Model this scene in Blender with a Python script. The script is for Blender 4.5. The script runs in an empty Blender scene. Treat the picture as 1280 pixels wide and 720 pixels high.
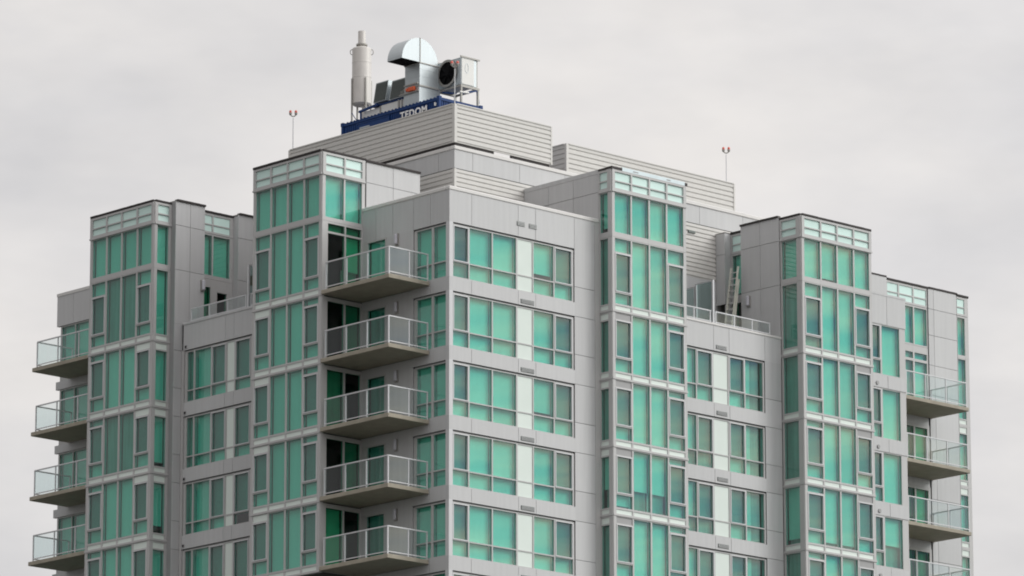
import bpy, bmesh, math, random
from mathutils import Vector, Matrix
R = random.Random(7)
sc = bpy.context.scene
COL = sc.collection
ZB = 47.4                       # building datum (top floor window sill) above the ground
H = 2.75                        # storey height
def sill(k): return -H*k
def head(k): return 2.197-H*k
B0, B1 = 2.811, -0.25           # tower rails
def band(j): return B0 if j == 0 else B1-H*(j-1)
CL = 4.739                      # clerestory line
TOP = 5.64

# ------------------------------------------------------------------ materials
def new_mat(name):
    m = bpy.data.materials.new(name); m.use_nodes = True
    nt = m.node_tree; nt.nodes.clear()
    out = nt.nodes.new('ShaderNodeOutputMaterial')
    return m, nt, out
def nd(nt, typ, **kw):
    n = nt.nodes.new(typ)
    for k, v in kw.items():
        if k in n.inputs: n.inputs[k].default_value = v
        else: setattr(n, k, v)
    return n
def surface(name, col, rough=.5, metal=0., var=.05, nscale=1.5, streak=0., island=.03, spec=.5, bump=0.):
    m, nt, out = new_mat(name)
    L = nt.links.new
    p = nd(nt, 'ShaderNodeBsdfPrincipled', Roughness=rough, Metallic=metal)
    p.inputs['Specular IOR Level'].default_value = spec
    geo = nd(nt, 'ShaderNodeNewGeometry')
    tc = nd(nt, 'ShaderNodeTexCoord')
    mp = nd(nt, 'ShaderNodeMapping'); L(tc.outputs['Object'], mp.inputs['Vector'])
    nz = nd(nt, 'ShaderNodeTexNoise', Scale=nscale, Detail=5.); L(mp.outputs['Vector'], nz.inputs['Vector'])
    mp2 = nd(nt, 'ShaderNodeMapping'); mp2.inputs['Scale'].default_value = (6, 6, .35); L(tc.outputs['Object'], mp2.inputs['Vector'])
    n2 = nd(nt, 'ShaderNodeTexNoise', Scale=1., Detail=3.); L(mp2.outputs['Vector'], n2.inputs['Vector'])
    def ma(op, a, b):
        n = nd(nt, 'ShaderNodeMath', operation=op)
        for i, x in enumerate((a, b)):
            if isinstance(x, (int, float)): n.inputs[i].default_value = x
            else: L(x, n.inputs[i])
        return n.outputs[0]
    a = ma('MULTIPLY', ma('SUBTRACT', nz.outputs['Fac'], .5), var*2)
    b = ma('MULTIPLY', ma('SUBTRACT', n2.outputs['Fac'], .5), streak*2)
    c = ma('MULTIPLY', ma('SUBTRACT', geo.outputs['Random Per Island'], .5), island*2)
    s = ma('ADD', ma('ADD', a, b), ma('ADD', c, 1.))
    mul = nd(nt, 'ShaderNodeVectorMath', operation='SCALE'); mul.inputs[0].default_value = col
    L(s, mul.inputs['Scale']); L(mul.outputs[0], p.inputs['Base Color'])
    rr = ma('ADD', ma('MULTIPLY', ma('SUBTRACT', nz.outputs['Fac'], .5), .15), rough)
    L(rr, p.inputs['Roughness'])
    if bump:
        bp = nd(nt, 'ShaderNodeBump', Strength=bump, Distance=.02); n3 = nd(nt, 'ShaderNodeTexNoise', Scale=14., Detail=6.)
        L(tc.outputs['Object'], n3.inputs['Vector']); L(n3.outputs['Fac'], bp.inputs['Height']); L(bp.outputs[0], p.inputs['Normal'])
    L(p.outputs[0], out.inputs['Surface'])
    return m
def glass(name, tint, refl=.12, edge=.9, rough=.0, wob=.0):
    m, nt, out = new_mat(name); L = nt.links.new
    tr = nd(nt, 'ShaderNodeBsdfTransparent'); tr.inputs['Color'].default_value = (*tint, 1)
    gl = nd(nt, 'ShaderNodeBsdfGlossy', Roughness=rough); gl.inputs['Color'].default_value = (1, 1, 1, 1)
    lw = nd(nt, 'ShaderNodeLayerWeight', Blend=.35)
    mr = nd(nt, 'ShaderNodeMapRange'); mr.inputs['To Min'].default_value = refl; mr.inputs['To Max'].default_value = edge
    L(lw.outputs['Fresnel'], mr.inputs['Value'])
    geo = nd(nt, 'ShaderNodeNewGeometry'); fr = nd(nt, 'ShaderNodeMath', operation='SUBTRACT'); fr.inputs[0].default_value = 1.; L(geo.outputs['Backfacing'], fr.inputs[1])
    fm = nd(nt, 'ShaderNodeMath', operation='MULTIPLY'); L(mr.outputs[0], fm.inputs[0]); L(fr.outputs[0], fm.inputs[1])
    if wob:
        tc = nd(nt, 'ShaderNodeTexCoord'); nz = nd(nt, 'ShaderNodeTexNoise', Scale=.9, Detail=1.); L(tc.outputs['Object'], nz.inputs['Vector'])
        bp = nd(nt, 'ShaderNodeBump', Strength=wob, Distance=.02); L(nz.outputs['Fac'], bp.inputs['Height']); L(bp.outputs[0], gl.inputs['Normal'])
    mx = nd(nt, 'ShaderNodeMixShader'); L(fm.outputs[0], mx.inputs['Fac']); L(tr.outputs[0], mx.inputs[1]); L(gl.outputs[0], mx.inputs[2])
    L(mx.outputs[0], out.inputs['Surface'])
    return m
def screen_mat(name, col, open_):
    m, nt, out = new_mat(name); L = nt.links.new
    tr = nd(nt, 'ShaderNodeBsdfTransparent'); di = nd(nt, 'ShaderNodeBsdfDiffuse'); di.inputs['Color'].default_value = (*col, 1)
    mx = nd(nt, 'ShaderNodeMixShader', Fac=open_); L(di.outputs[0], mx.inputs[1]); L(tr.outputs[0], mx.inputs[2]); L(mx.outputs[0], out.inputs['Surface'])
    return m
M = {}
M['panel'] = surface('grey metal panel', (.466, .470, .478), .42, var=.04, nscale=.6, streak=.09, island=.05)
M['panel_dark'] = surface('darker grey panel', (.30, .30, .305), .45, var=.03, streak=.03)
M['joint'] = surface('dark joint backing', (.07, .07, .075), .8)
M['coping'] = surface('pale coping', (.60, .59, .58), .4, var=.04, nscale=3, streak=.03)
M['cap'] = surface('dark roof membrane', (.028, .022, .022), .7, var=.3, nscale=4)
M['flashing'] = surface('pale blue flashing', (.62, .72, .76), .35, var=.12, nscale=3)
M['frame'] = surface('aluminium frame', (.44, .438, .438), .38, var=.03, island=.02)
M['sash'] = surface('pale sash', (.54, .545, .56), .35, var=.03)
M['white'] = surface('white spandrel', (.66, .73, .69), .16, var=.03, island=.05)
M['frost'] = surface('frosted pale glass', (.60, .78, .74), .14, var=.03, nscale=.8, island=.05)
M['blind'] = surface('white blind', (.70, .74, .68), .7, var=.05, nscale=.8, streak=.09, island=.10)
M['blind_dim'] = surface('grey curtain', (.33, .38, .35), .8, var=.2, streak=.4, island=.2)
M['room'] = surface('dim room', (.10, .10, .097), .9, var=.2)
M['concrete'] = surface('balcony concrete', (.31, .283, .23), 0.8, var=.28, nscale=2.5, streak=.0, bump=.3)
M['siding'] = surface('cream corrugated siding', (.57, .56, .54), .45, var=.03, streak=.05, island=.02)
M['rail'] = surface('railing aluminium', (.58, .59, .61), .35, var=.03)
M['roof'] = surface('roof gravel', (.28, .27, .26), .9, var=.2, nscale=8)
M['blue'] = surface('blue container paint', (.010, .042, .155), .55, var=.12, nscale=2, streak=.12, spec=.25)
M['steel'] = surface('galvanised steel', (.46, .50, .52), .42, metal=.55, var=.10, nscale=3, streak=.05, island=.05)
M['steel_dull'] = surface('dull steel', (.34, .33, .31), .5, metal=.3, var=.1, nscale=4)
M['stack'] = surface('weathered stainless', (.60, .575, .55), .42, metal=.15, var=.08, nscale=3, streak=.12)
M['black'] = surface('black', (.006, .006, .007), .8, spec=.1)
M['grille'] = surface('dark grille', (.10, .115, .11), .4, metal=.4)
M['orange'] = surface('orange actuator', (.62, .10, .03), .4)
M['whitebox'] = surface('white box', (.70, .70, .68), .45, var=.04)
M['red'] = surface('red lamp lens', (.60, .10, .07), .3)
M['lamp'] = surface('lamp cover', (.5, .5, .55), .3)
M['fibre'] = surface('ladder fibreglass', (.56, .56, .50), .5, var=.3)
M['alu'] = surface('ladder rung', (.60, .60, .60), .35, metal=.6)
M['brown'] = surface('brown board', (.16, .13, .10), .7)
M['letter'] = surface('white lettering', (.85, .85, .85), .4)
M['ground'] = surface('ground asphalt', (.075, .075, .07), .9, var=.3, nscale=.05)
M['glass'] = glass('green glass', (.575, .893, .84), .115, .6, wob=.015)
M['door_glass'] = glass('door glass', (.42, .80, .68), .025, .28)
M['rail_glass'] = glass('railing glass', (.94, .97, .97), .05, .5)
M['screen_glass'] = glass('privacy glass', (.66, .75, .74), .05, .5)
M['mesh'] = screen_mat('insect mesh', (.06, .12, .135), .76)

# ------------------------------------------------------------------ mesh builder
class MB:
    def __init__(s): s.v = []; s.f = []; s.mi = []
    def quad8(s, c, mi=0):      # c: eight corners, bottom ring then top ring
        n = len(s.v); s.v += [tuple(x) for x in c]
        for f in ((3,2,1,0),(4,5,6,7),(0,1,5,4),(1,2,6,5),(2,3,7,6),(3,0,4,7)):
            s.f.append(tuple(n+i for i in f)); s.mi.append(mi)
    def box(s, x0, x1, y0, y1, z0, z1, mi=0):
        if x1 < x0: x0, x1 = x1, x0
        if y1 < y0: y0, y1 = y1, y0
        if z1 < z0: z0, z1 = z1, z0
        s.quad8([(x0,y0,z0),(x1,y0,z0),(x1,y1,z0),(x0,y1,z0),(x0,y0,z1),(x1,y0,z1),(x1,y1,z1),(x0,y1,z1)], mi)
    def bar(s, p, q, w, h=None, mi=0):
        p = Vector(p); q = Vector(q); h = h or w
        d = (q-p).normalized()
        a = d.cross(Vector((0,0,1)))
        a = Vector((1,0,0)) if a.length < 1e-4 else a.normalized()
        b = d.cross(a).normalized()
        r = [a*w/2*i+b*h/2*j for i, j in ((-1,-1),(1,-1),(1,1),(-1,1))]
        s.quad8([p+x for x in r]+[q+x for x in r], mi)
    def tube(s, p, q, r0, r1=None, n=12, cap=True, mi=0):
        p = Vector(p); q = Vector(q); r1 = r0 if r1 is None else r1
        d = (q-p).normalized(); a = d.orthogonal().normalized(); b = d.cross(a)
        k = len(s.v)
        for c, r in ((p, r0), (q, r1)):
            for i in range(n):
                t = 2*math.pi*i/n; s.v.append(tuple(c+(a*math.cos(t)+b*math.sin(t))*r))
        for i in range(n):
            j = (i+1) % n; s.f.append((k+i, k+j, k+n+j, k+n+i)); s.mi.append(mi)
        if cap:
            s.f.append(tuple(k+i for i in reversed(range(n)))); s.f.append(tuple(k+n+i for i in range(n))); s.mi += [mi, mi]
    def lathe(s, c, prof, n=24, mi=0):
        k = len(s.v)
        for r, z in prof:
            for i in range(n):
                t = 2*math.pi*i/n; s.v.append((c[0]+r*math.cos(t), c[1]+r*math.sin(t), c[2]+z))
        for j in range(len(prof)-1):
            for i in range(n):
                i2 = (i+1) % n; s.f.append((k+j*n+i, k+j*n+i2, k+(j+1)*n+i2, k+(j+1)*n+i)); s.mi.append(mi)
        s.f.append(tuple(k+i for i in reversed(range(n)))); s.f.append(tuple(k+(len(prof)-1)*n+i for i in range(n))); s.mi += [mi, mi]
    def fb(s, F, P, a0, a1, d0, d1, z0, z1, mi=0):   # facade box: a along the wall, d outward from plane P
        if F == 'A': s.box(a0, a1, P-d1, P-d0, z0, z1, mi)
        else: s.box(P-d1, P-d0, a0, a1, z0, z1, mi)
    def build(s, name, mat, parent=None, smooth=False, bevel=0.):
        me = bpy.data.meshes.new(name); me.from_pydata(s.v, [], s.f)
        mats = mat if isinstance(mat, (list, tuple)) else [mat]
        for m in mats: me.materials.append(M[m])
        me.polygons.foreach_set('material_index', s.mi)
        bm = bmesh.new(); bm.from_mesh(me); bmesh.ops.recalc_face_normals(bm, faces=bm.faces); bm.to_mesh(me); bm.free()
        if smooth:
            me.polygons.foreach_set('use_smooth', [True]*len(me.polygons))
            me.set_sharp_from_angle(angle=math.radians(35))
        o = bpy.data.objects.new(name, me); COL.objects.link(o)
        if parent is not None: o.parent = parent
        if bevel:
            b = o.modifiers.new('bevel', 'BEVEL'); b.width = bevel; b.segments = 1; b.limit_method = 'ANGLE'
        return o
def tag(o, label, cat, group=None, kind=None):
    o['label'] = label; o['category'] = cat
    if group: o['group'] = group
    if kind: o['kind'] = kind
    return o
def empty(name, loc, label, cat, group=None):
    o = bpy.data.objects.new(name, None); o.location = loc; o.empty_display_size = .3; COL.objects.link(o)
    return tag(o, label, cat, group)
def structure(o): o['kind'] = 'structure'; return o

TOWER = empty('apartment_tower', (0, 0, ZB), 'grey panelled apartment tower with green glass corner bays and balconies', 'apartment building')

# ------------------------------------------------------------------ facade makers
def panels(name, F, P, acuts, zcuts, mat='panel', gap=.018, th=.04, back=.14, parent=TOWER, out=0.):
    """Metal cladding cassettes with open joints over a dark backing."""
    mb = MB(); g = gap/2
    n = len(acuts)-1; m = len(zcuts)-1
    for i in range(n):
        for j in range(m):
            a0 = acuts[i]+(g if i else 0); a1 = acuts[i+1]-(g if i < n-1 else 0)
            z0 = zcuts[j]+(g if j else 0); z1 = zcuts[j+1]-(g if j < m-1 else 0)
            mb.fb(F, P-0, a0, a1, -th+out, out+R.uniform(-.0015, .0015), z0, z1)
    mb.fb(F, P, acuts[0]+.004, acuts[-1]-.004, -back, -th+.003+out, zcuts[0]+.004, zcuts[-1]-.004, 1)
    return mb.build(name, [mat, 'joint'], parent)

def pane_box(mb, F, P, a0, a1, z0, z1, d=-.03, th=.01, tilt=.0035):
    w = a1-a0; h = z1-z0
    ta, tz = R.uniform(-tilt, tilt)*w, R.uniform(-tilt, tilt)*h
    def pt(a, z, dd):
        dd += ta*((a-a0)/w-.5) + tz*((z-z0)/h-.5)
        return (a, P-dd, z) if F == 'A' else (P-dd, a, z)
    ring = lambda z: [pt(a0, z, d-th), pt(a1, z, d-th), pt(a1, z, d), pt(a0, z, d)]
    mb.quad8(ring(z0)+ring(z1))

def window(name, F, P, a0, a1, z0, z1, cols, fw=.05, dep=.13, ends=(.05, .05), rail=(.05, .05), proud=.025, open_p=.0, glassm='glass', label=None, parent=TOWER, flip=False, sashmat='sash', matf='frame'):
    """cols: [(left, right, [(kind, bottom, top), ...]), ...]; kinds: g glass+blind, o glass open, pX glass with the blind down to fraction X from the top,
    s sash with mesh, w white panel, y grey panel, f frosted clerestory glass, c glass with grey curtain, h blind on the near half"""
    fr, gl, bl, sa, ms, wp, gp, fp, bd = [MB() for _ in range(9)]
    xs = [a0]+[x for c in cols for x in (c[0], c[1])]+[a1]
    for i in range(0, len(xs), 2):
        if xs[i+1]-xs[i] > .001: fr.fb(F, P, xs[i], xs[i+1], -dep, proud, z0, z1)
    for (l, r, cells) in cols:
        zs = [z0]+[z for c in cells for z in (c[1], c[2])]+[z1]
        for i in range(0, len(zs), 2):
            if zs[i+1]-zs[i] > .001: fr.fb(F, P, l, r, -dep+.004, proud-.004, zs[i], zs[i+1])
        for c in cells:
            kd, b, t = c[0], c[1], c[2]
            if kd in ('w', 'y', 'f'):
                (wp if kd == 'w' else gp if kd == 'y' else fp).fb(F, P, l, r, -.05, -.005 if kd != 'f' else -.012, b, t)
                continue
            ll, rr, bb, tt = l, r, b, t
            if kd[0] == 's':
                sw = .045
                sa.fb(F, P, l+.004, l+sw, -.03, .045, b+.004, t-.004); sa.fb(F, P, r-sw, r-.004, -.03, .045, b+.004, t-.004)
                sa.fb(F, P, l+sw, r-sw, -.03, .043, b+.004, b+sw); sa.fb(F, P, l+sw, r-sw, -.03, .043, t-sw, t-.004)
                ll, rr, bb, tt = l+sw, r-sw, b+sw, t-sw
                ms.fb(F, P, ll, rr, -.075, -.071, bb, tt)
            pane_box(gl, F, P, ll, rr, bb, tt)
            k2 = kd[-1] if kd[0] == 's' and len(kd) > 1 else kd
            if kd == 's': k2 = 'g'
            if k2 == 'o': continue
            if k2 == 'c': bd.fb(F, P, l, r, -.19, -.18, b, t); continue
            bz = b
            if k2 == 'g' and t-b > 1.2 and R.random() < .05: bz = t-(t-b)*R.uniform(.8, .95)
            if k2[0] == 'p':
                bz = t-(t-b)*float(k2[1:])
                if bz > b+.02: bd.fb(F, P, l, r, -.30, -.29, b, bz+.05)  # added dark sheet stands in for the dim room below a raised blind
            ja, jb = R.uniform(.0, .02), R.uniform(.0, .02)
            if k2 == 'h': bl.fb(F, P, l, l+(r-l)*.42, -.18, -.175, bz, t); bd.fb(F, P, l+(r-l)*.40, r, -.25, -.24, bz, t)
            elif bz < t-.01: bl.fb(F, P, l+ja, r-jb, -.18, -.175, bz, t)
    w = fr.build(name, matf, parent)
    if label: w['label'] = label
    for mb, n, m in ((gl, 'pane', glassm), (bl, 'blind', 'blind'), (sa, 'sash', sashmat), (ms, 'insect_screen', 'mesh'), (wp, 'white_panel', 'white'), (gp, 'grey_panel', 'panel_dark'), (fp, 'frosted_pane', 'frost'), (bd, 'curtain_and_dark_sheet', 'blind_dim')):
        if mb.v: mb.build(n, m, w)
    return w

T1u, T1v, T1e = -1.794, 15.937, 20.096
T2u, T2v, T2e = -2.113, 5.124, 9.272
T3u, T3v, T3e = 8.136, -.709, 12.311
T4u, T4v, T4e = 19.291, -.523, 23.519

def bay(F, P, a_start, a_end, open_floors={}, upper_kinds='gggg', topmat='w', near_first=True):
    """Front of a glazed bay. Columns run from a_start (the bay's free corner at the terrace side) to a_end."""
    s = 1 if a_end > a_start else -1
    W = abs(a_end-a_start)
    offs = [(.15, 1.04), (1.12, 2.05), (2.13, 3.04), (3.12, W-.15)]
    def cols_of(cells):
        out = []
        for (o0, o1), c in zip(offs, cells):
            l, r = a_start+s*o0, a_start+s*o1
            out.append((min(l, r), max(l, r), c))
        return sorted(out, key=lambda q: q[0])
    lo, hi = min(a_start, a_end), max(a_start, a_end)
    # clerestory
    z0, z1 = CL, TOP-.05
    window('clerestory_window', F, P, lo, hi, z0, z1, cols_of([[('f', z0+.09, z0+.36), ('f', z0+.41, z1-.09)]]*4), proud=.05, dep=.12)
    # upper storey, full height lights
    z0, z1 = B0+.005, CL-.075
    window('bay_window', F, P, lo, hi, z0, z1, cols_of([[(k, z0+.21, z1-.03)] for k in upper_kinds]))
    mb = MB(); mb.fb(F, P, lo-.02, hi+.02, -.15, .07, CL-.072, CL-.003); mb.build('storey_rail', 'frame', TOWER)
    for j in range(0, 5):
        zt = band(j)-.004; zb = band(j+1)
        kinds = open_floors.get(j, ['g', 'g', 'g', 'g'])
        if j == 0:
            A = [('s'+kinds[0] if kinds[0] != 'g' else 's', zb+.80, zb+2.42), (kinds[0], zb+.34, zb+.74)]
            A = [('w', zb+.09, zb+.27), (kinds[0], zb+.35, zb+.78), ('s'+(kinds[0] if kinds[0] != 'g' else ''), zb+.83, zb+2.42), ('g', zb+2.47, zb+3.02)]
            D = A[:1]+[(kinds[3], zb+.35, zb+.78), ('s', zb+.83, zb+2.42), ('g', zb+2.47, zb+3.02)]
            Bc = lambda k: [('w', zb+.09, zb+.27), (k, zb+.35, zb+3.02)]
        else:
            A = [('w', zb+.09, zb+.27), (kinds[0], zb+.35, zb+.86), ('s', zb+.91, zb+2.43), (topmat, zb+2.46, zb+2.72)]
            D = [('w', zb+.09, zb+.27), (kinds[3], zb+.35, zb+.86), ('s', zb+.91, zb+2.42), ('g', zb+2.47, zb+2.71)]
            Bc = lambda k: [('w', zb+.09, zb+.27), (k, zb+.35, zb+2.71)]
        window('bay_window', F, P, lo, hi, zb+.09, zt, cols_of([A, Bc(kinds[1]), Bc(kinds[2]), D]),
               label='bay window with its middle blinds open' if 'o' in kinds or 'c' in kinds else None)
        mb = MB(); mb.fb(F, P, lo-.02, hi+.02, -.15, .05, zb, zb+.085); mb.build('storey_rail', 'frame', TOWER)
    mb = MB(); mb.fb(F, P, lo-.02, hi+.02, -.15, .05, B0-.0, B0+.004); 

def strip(F, P, lo, hi, post, frame, postlow=True, white_top=True, partial={}):
    """Narrow side of a bay; post: width at the bay's corner, frame: width at the wall."""
    l, r = (lo+post, hi-frame) if postlow else (lo+frame, hi-post)
    z0, z1 = CL, TOP-.05
    window('clerestory_window', F, P, lo, hi, z0, z1, [(l, r, [('f', z0+.09, z0+.36), ('f', z0+.41, z1-.09)])], proud=.05, dep=.12)
    z0, z1 = B0+.005, CL-.075
    window('side_window', F, P, lo, hi, z0, z1, [(l, r, [('g', z0+.21, z1-.03)])])
    mb = MB(); mb.fb(F, P, lo, hi, -.15, .07, CL-.072, CL-.003); mb.build('storey_rail', 'frame', TOWER)
    for j in range(0, 5):
        zt = band(j)-.004; zb = band(j+1)
        if j == 0 or not white_top: c = [('w', zb+.09, zb+.27), (partial.get(j, 'c' if F == 'B' else 'g'), zb+.33, zt-.05)]
        else: c = [('w', zb+.09, zb+.27), (partial.get(j, 'c' if F == 'B' else 'g'), zb+.33, zt-.36), ('w', zt-.30, zt-.06)]
        window('side_window', F, P, lo, hi, zb+.09, zt, [(l, r, c)])
        mb = MB(); mb.fb(F, P, lo, hi, -.15, .05, zb, zb+.085); mb.build('storey_rail', 'frame', TOWER)

# bays: left pair face -u (B), right pair face -v (A)
bay('B', T1u, T1v+.0, T1e, {0: ['g', 'c', 'c', 'g'], 2: ['g', 'c', 'c', 'g']}, topmat='w')
# the white top panel sits at the terrace side on bay one and at the far side on bay two
bay('B', T2u, T2e, T2v, {}, topmat='w')
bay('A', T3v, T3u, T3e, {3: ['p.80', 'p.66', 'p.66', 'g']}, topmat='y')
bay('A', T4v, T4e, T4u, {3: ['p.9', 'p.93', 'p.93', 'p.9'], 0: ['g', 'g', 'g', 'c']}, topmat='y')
strip('A', T1v, T1u+.001, -.93, .15, .12, True, True)
strip('B', T3u, T3v+.001, 0., .2, .06, True, True, {3: 'p.62'})
strip('B', T4u, T4v+.001, .66, .26, .08, True, False, {3: 'p.90'})

# bay two, right side: two upper lights, clerestory, then balcony doors
lo, hi = T2u+.001, .12
c2 = [(lo+.16, lo+1.12), (lo+1.2, hi-.16)]
z0, z1 = CL, TOP-.05
window('clerestory_window', 'A', T2v, lo, hi, z0, z1, [(l, r, [('f', z0+.09, z0+.36), ('f', z0+.41, z1-.09)]) for l, r in c2], proud=.05, dep=.12)
z0, z1 = B0+.005, CL-.075
window('side_window', 'A', T2v, lo, hi, z0, z1, [(l, r, [('g', z0+.16, z1-.03)]) for l, r in c2])
mb = MB(); mb.fb('A', T2v, lo, hi, -.15, .07, CL-.072, CL-.003); mb.build('storey_rail', 'frame', TOWER)
doorkinds = [('o', 'p.6'), ('o', 'c'), ('c', 'o'), ('o', 'c'), ('g', 'o')]
for j in range(0, 5):
    zt = band(j)-.004; zf = -H*j-.02
    k = doorkinds[j]
    top = zf+2.35
    cells = [[(k[0], zf+.08, top)], [(k[1], zf+.08, top)]]
    if j == 0: cells = [c+[('c', top+.08, zt-.08)] for c in cells]
    window('balcony_door', 'A', T2v, lo, hi, zf-.18, zt, [(l, r, c) for (l, r), c in zip(((lo+.3, lo+1.18), (lo+1.25, hi-.18)), cells)], glassm='door_glass', matf='frame', dep=.1)

# ------------------------------------------------------------------ main block, both faces
RU = 6.729
def gap_back(F, P, a0, a1, h):
    mb = MB(); mb.fb(F, P, a0, a1, -.14, -.02, h-.058, h-.002); mb.build('head_shadow_strip', 'panel_dark', TOWER)  # dark strip standing in for the shadow under the spandrel
def ribbon_R1(k):
    s, h = sill(k), head(k)
    zt = s+.63; zt2 = s+.68; b = s+.045; t = h-.10
    pick = lambda: 'g'
    cols = [(.24, 1.06, [(pick() if k != 0 else 'c', b, zt), ('s' if k != 0 else 'sc', zt2-.02, t)]), (1.12, 2.30, [('g', b, zt), ('g', zt2, t)]), (2.36, 3.60, [('g', b, zt), ('g', zt2, t)]),
            (3.68, 4.49, [('w', b, zt), ('w', zt2, t)]), (4.55, 5.63, [('g', b, zt), ('g', zt2, t)]), (5.69, 6.65, [('g', b, zt), ('s', zt2-.02, t)])]
    window('ribbon_window', 'A', .07, .2, RU, s+.002, h-.06, cols, dep=.16); gap_back('A', .07, .2, RU, h)
def ribbon_L1(k):
    s, h = sill(k), head(k)
    zt = s+.63; zt2 = s+.68; b = s+.045; t = h-.10
    kk = 'g' if k == 0 else 'g'
    cols = [(.17, .96, [(kk, b, zt), ('p1.0', zt2, t)]), (1.07, 1.93, [(kk, b, zt), ('p1.0', zt2, t)])]
    window('ribbon_window', 'B', .07, .2, 2.08, s+.002, h-.06, cols, dep=.16); gap_back('B', .07, .2, 2.08, h)
for k in range(6):
    ribbon_R1(k); ribbon_L1(k)
    mb = MB(); mb.box(0.0, .2, 0.0, .2, sill(k)+.001, head(k)-.001); mb.build('corner_post', 'sash', TOWER)
    # spandrels
    a = [0., 1.18, 3.68, 4.62, RU+.02]
    if k < 5:
        panels('spandrel', 'A', 0., a, [head(k+1), sill(k)]); panels('spandrel', 'B', 0., [.04, 1.1, 2.1], [head(k+1), sill(k)])
        mb = MB()
        mb.fb('A', 0, 3.80, 4.52, .001, .012, head(k+1)+.07, head(k+1)+.24); 
        for i in range(4): mb.fb('A', 0, 3.82, 4.50, .012, .03, head(k+1)+.085+i*.037, head(k+1)+.10+i*.037, 1)
        mb.build('vent_grille', ['grille', 'panel'], TOWER)
panels('parapet', 'A', 0., [0., 1.18, 3.68, 4.62, 6.74, 7.86], [head(0), 3.46])
panels('parapet', 'B', 0., [.04, 1.1, 2.1, 3.3, 4.3, T2v], [head(0)+.0, 3.46])
mb = MB()
for a in (3.60, 4.25):
    mb.fb('A', 0, a, a+.42, .001, .012, 2.62, 2.80)
    for i in range(3): mb.fb('A', 0, a+.01, a+.41, .012, .03, 2.64+i*.055, 2.665+i*.055, 1)
mb.build('vent_grille', ['grille', 'panel'], TOWER)
mb = MB(); mb.fb('A', 0, -.03, T3u-.03, -.25, .03, 3.46, 3.63); mb.fb('B', 0, .255, T2v-.02, -.25, .03, 3.461, 3.629)
mb.build('coping', 'coping', TOWER, bevel=.03)
# pier beside bay three
zc = [sill(5)]
for k in range(5, -1, -1): zc += [sill(k)+.65, head(k)]
panels('pier', 'A', 0., [RU+.02, 7.86], zc[:-1]+[head(0)])
mb = MB(); mb.fb('A', 0, 7.865, T3u+.02, -.1, .02, sill(5), 3.45); mb.build('corner_trim', 'frame', TOWER)
# left face wall behind the balconies
for k in range(5):
    z0 = sill(k)-.04 if k < 5 else 0
    panels('balcony_wall', 'B', 0., [2.1, 3.66], [sill(k)-.2, head(k)] if k else [-.2, head(0)-.0], mat='panel')
    panels('balcony_wall', 'B', 0., [2.1, T2v-.02], [head(k+1), sill(k)-.22], mat='panel')
    window('balcony_light', 'B', .02, 3.67, T2v-.03, sill(k)-.2, head(k)-.002, [(3.75, 4.78, [('g' if k == 0 else 'c' , sill(k)+.03, head(k)-.06)])], dep=.1)

# ------------------------------------------------------------------ recessed faces with terraces above
rl = [12.31, 14.42, 15.27, 16.18, 18.28, T4u]
def ribbon_R2(k):
    s, h = sill(k), head(k); zt = s+.63; zt2 = s+.68; b = s+.045; t = h-.10
    x = {2: 'c', 3: 'c', 4: 'g', 1: 'g'}[k]  # lower panes on two storeys: sheet imitates dim interior and reflected sky
    cols = [(12.5, 13.36, [('g', b, zt), ('g', zt2, t)]), (13.42, 14.27, [(x, b, zt), ('g', zt2, t)]), (14.33, 15.22, [(x, b, zt), ('s', zt2-.02, t)]), (15.29, 16.13, [('w', b, zt), ('w', zt2, t)]),
            (16.20, 17.09, [('g', b, zt), ('s', zt2-.02, t)]), (17.15, 18.18, [('h', b, zt), ('h', zt2, t)])]
    window('ribbon_window', 'A', .67+.07, 12.31, 18.26, s+.002, h-.06, cols, dep=.16); gap_back('A', .74, 12.31, 18.26, h)
def ribbon_L2(k):
    s, h = sill(k), head(k); zt = s+.47; zt2 = s+.52; b = s+.045; t = h-.10
    k1 = 'c'
    cols = [(9.5, 10.4, [('g', b, zt), ('g', zt2, t)]), (10.5, 11.2, [('g', b, zt), ('g', zt2, t)]), (11.30, 12.25, [('o' if k == 3 else 'g', b, zt), ('s', zt2-.02, t)]), (12.32, 12.78, [('w', b, zt), ('w', zt2, t)]),
            (12.84, 13.73, [('g', b, zt), ('s', zt2-.02, t)]), (13.79, 14.81, [('g', b, zt), ('g', zt2, t)]), (14.88, 15.29, [('c', b, zt), ('c', zt2, t)])]
    window('ribbon_window', 'B', -.53+.07, 9.3, 15.42, s+.002, h-.06, cols, dep=.16); gap_back('B', -.46, 9.3, 15.42, h)
for k in range(1, 5):
    ribbon_R2(k); ribbon_L2(k)
    if k > 1:
        panels('spandrel', 'A', .67, [12.31, 15.27, 16.18, 18.28], [head(k), sill(k-1)])
        panels('spandrel', 'B', -.53, [9.3, 12.3, 12.85, 15.44], [head(k), sill(k-1)])
    mb = MB(); mb.fb('A', .67, 15.4, 16.02, .001, .012, head(k)+.09, head(k)+.25)
    for i in range(4): mb.fb('A', .67, 15.42, 16.0, .012, .03, head(k)+.105+i*.034, head(k)+.12+i*.034, 1)
    mb.build('vent_grille', ['grille', 'panel'], TOWER)
    mb = MB(); mb.fb('B', -.53, 15.26, 15.40, .001, .02, head(k)+.06, head(k)+.2); mb.fb('B', -.53, 15.29, 15.37, .02, .03, head(k)+.09, head(k)+.17, 1)
    mb.build('round_vent', ['panel_dark', 'black'], TOWER)
panels('terrace_parapet', 'A', .67, [12.31, 15.27, 16.18, 18.28, T4u-.05], [head(1), .5])
panels('terrace_parapet', 'B', -.53, [9.3, 12.3, 12.85, 15.5], [head(1), .5])
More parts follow.
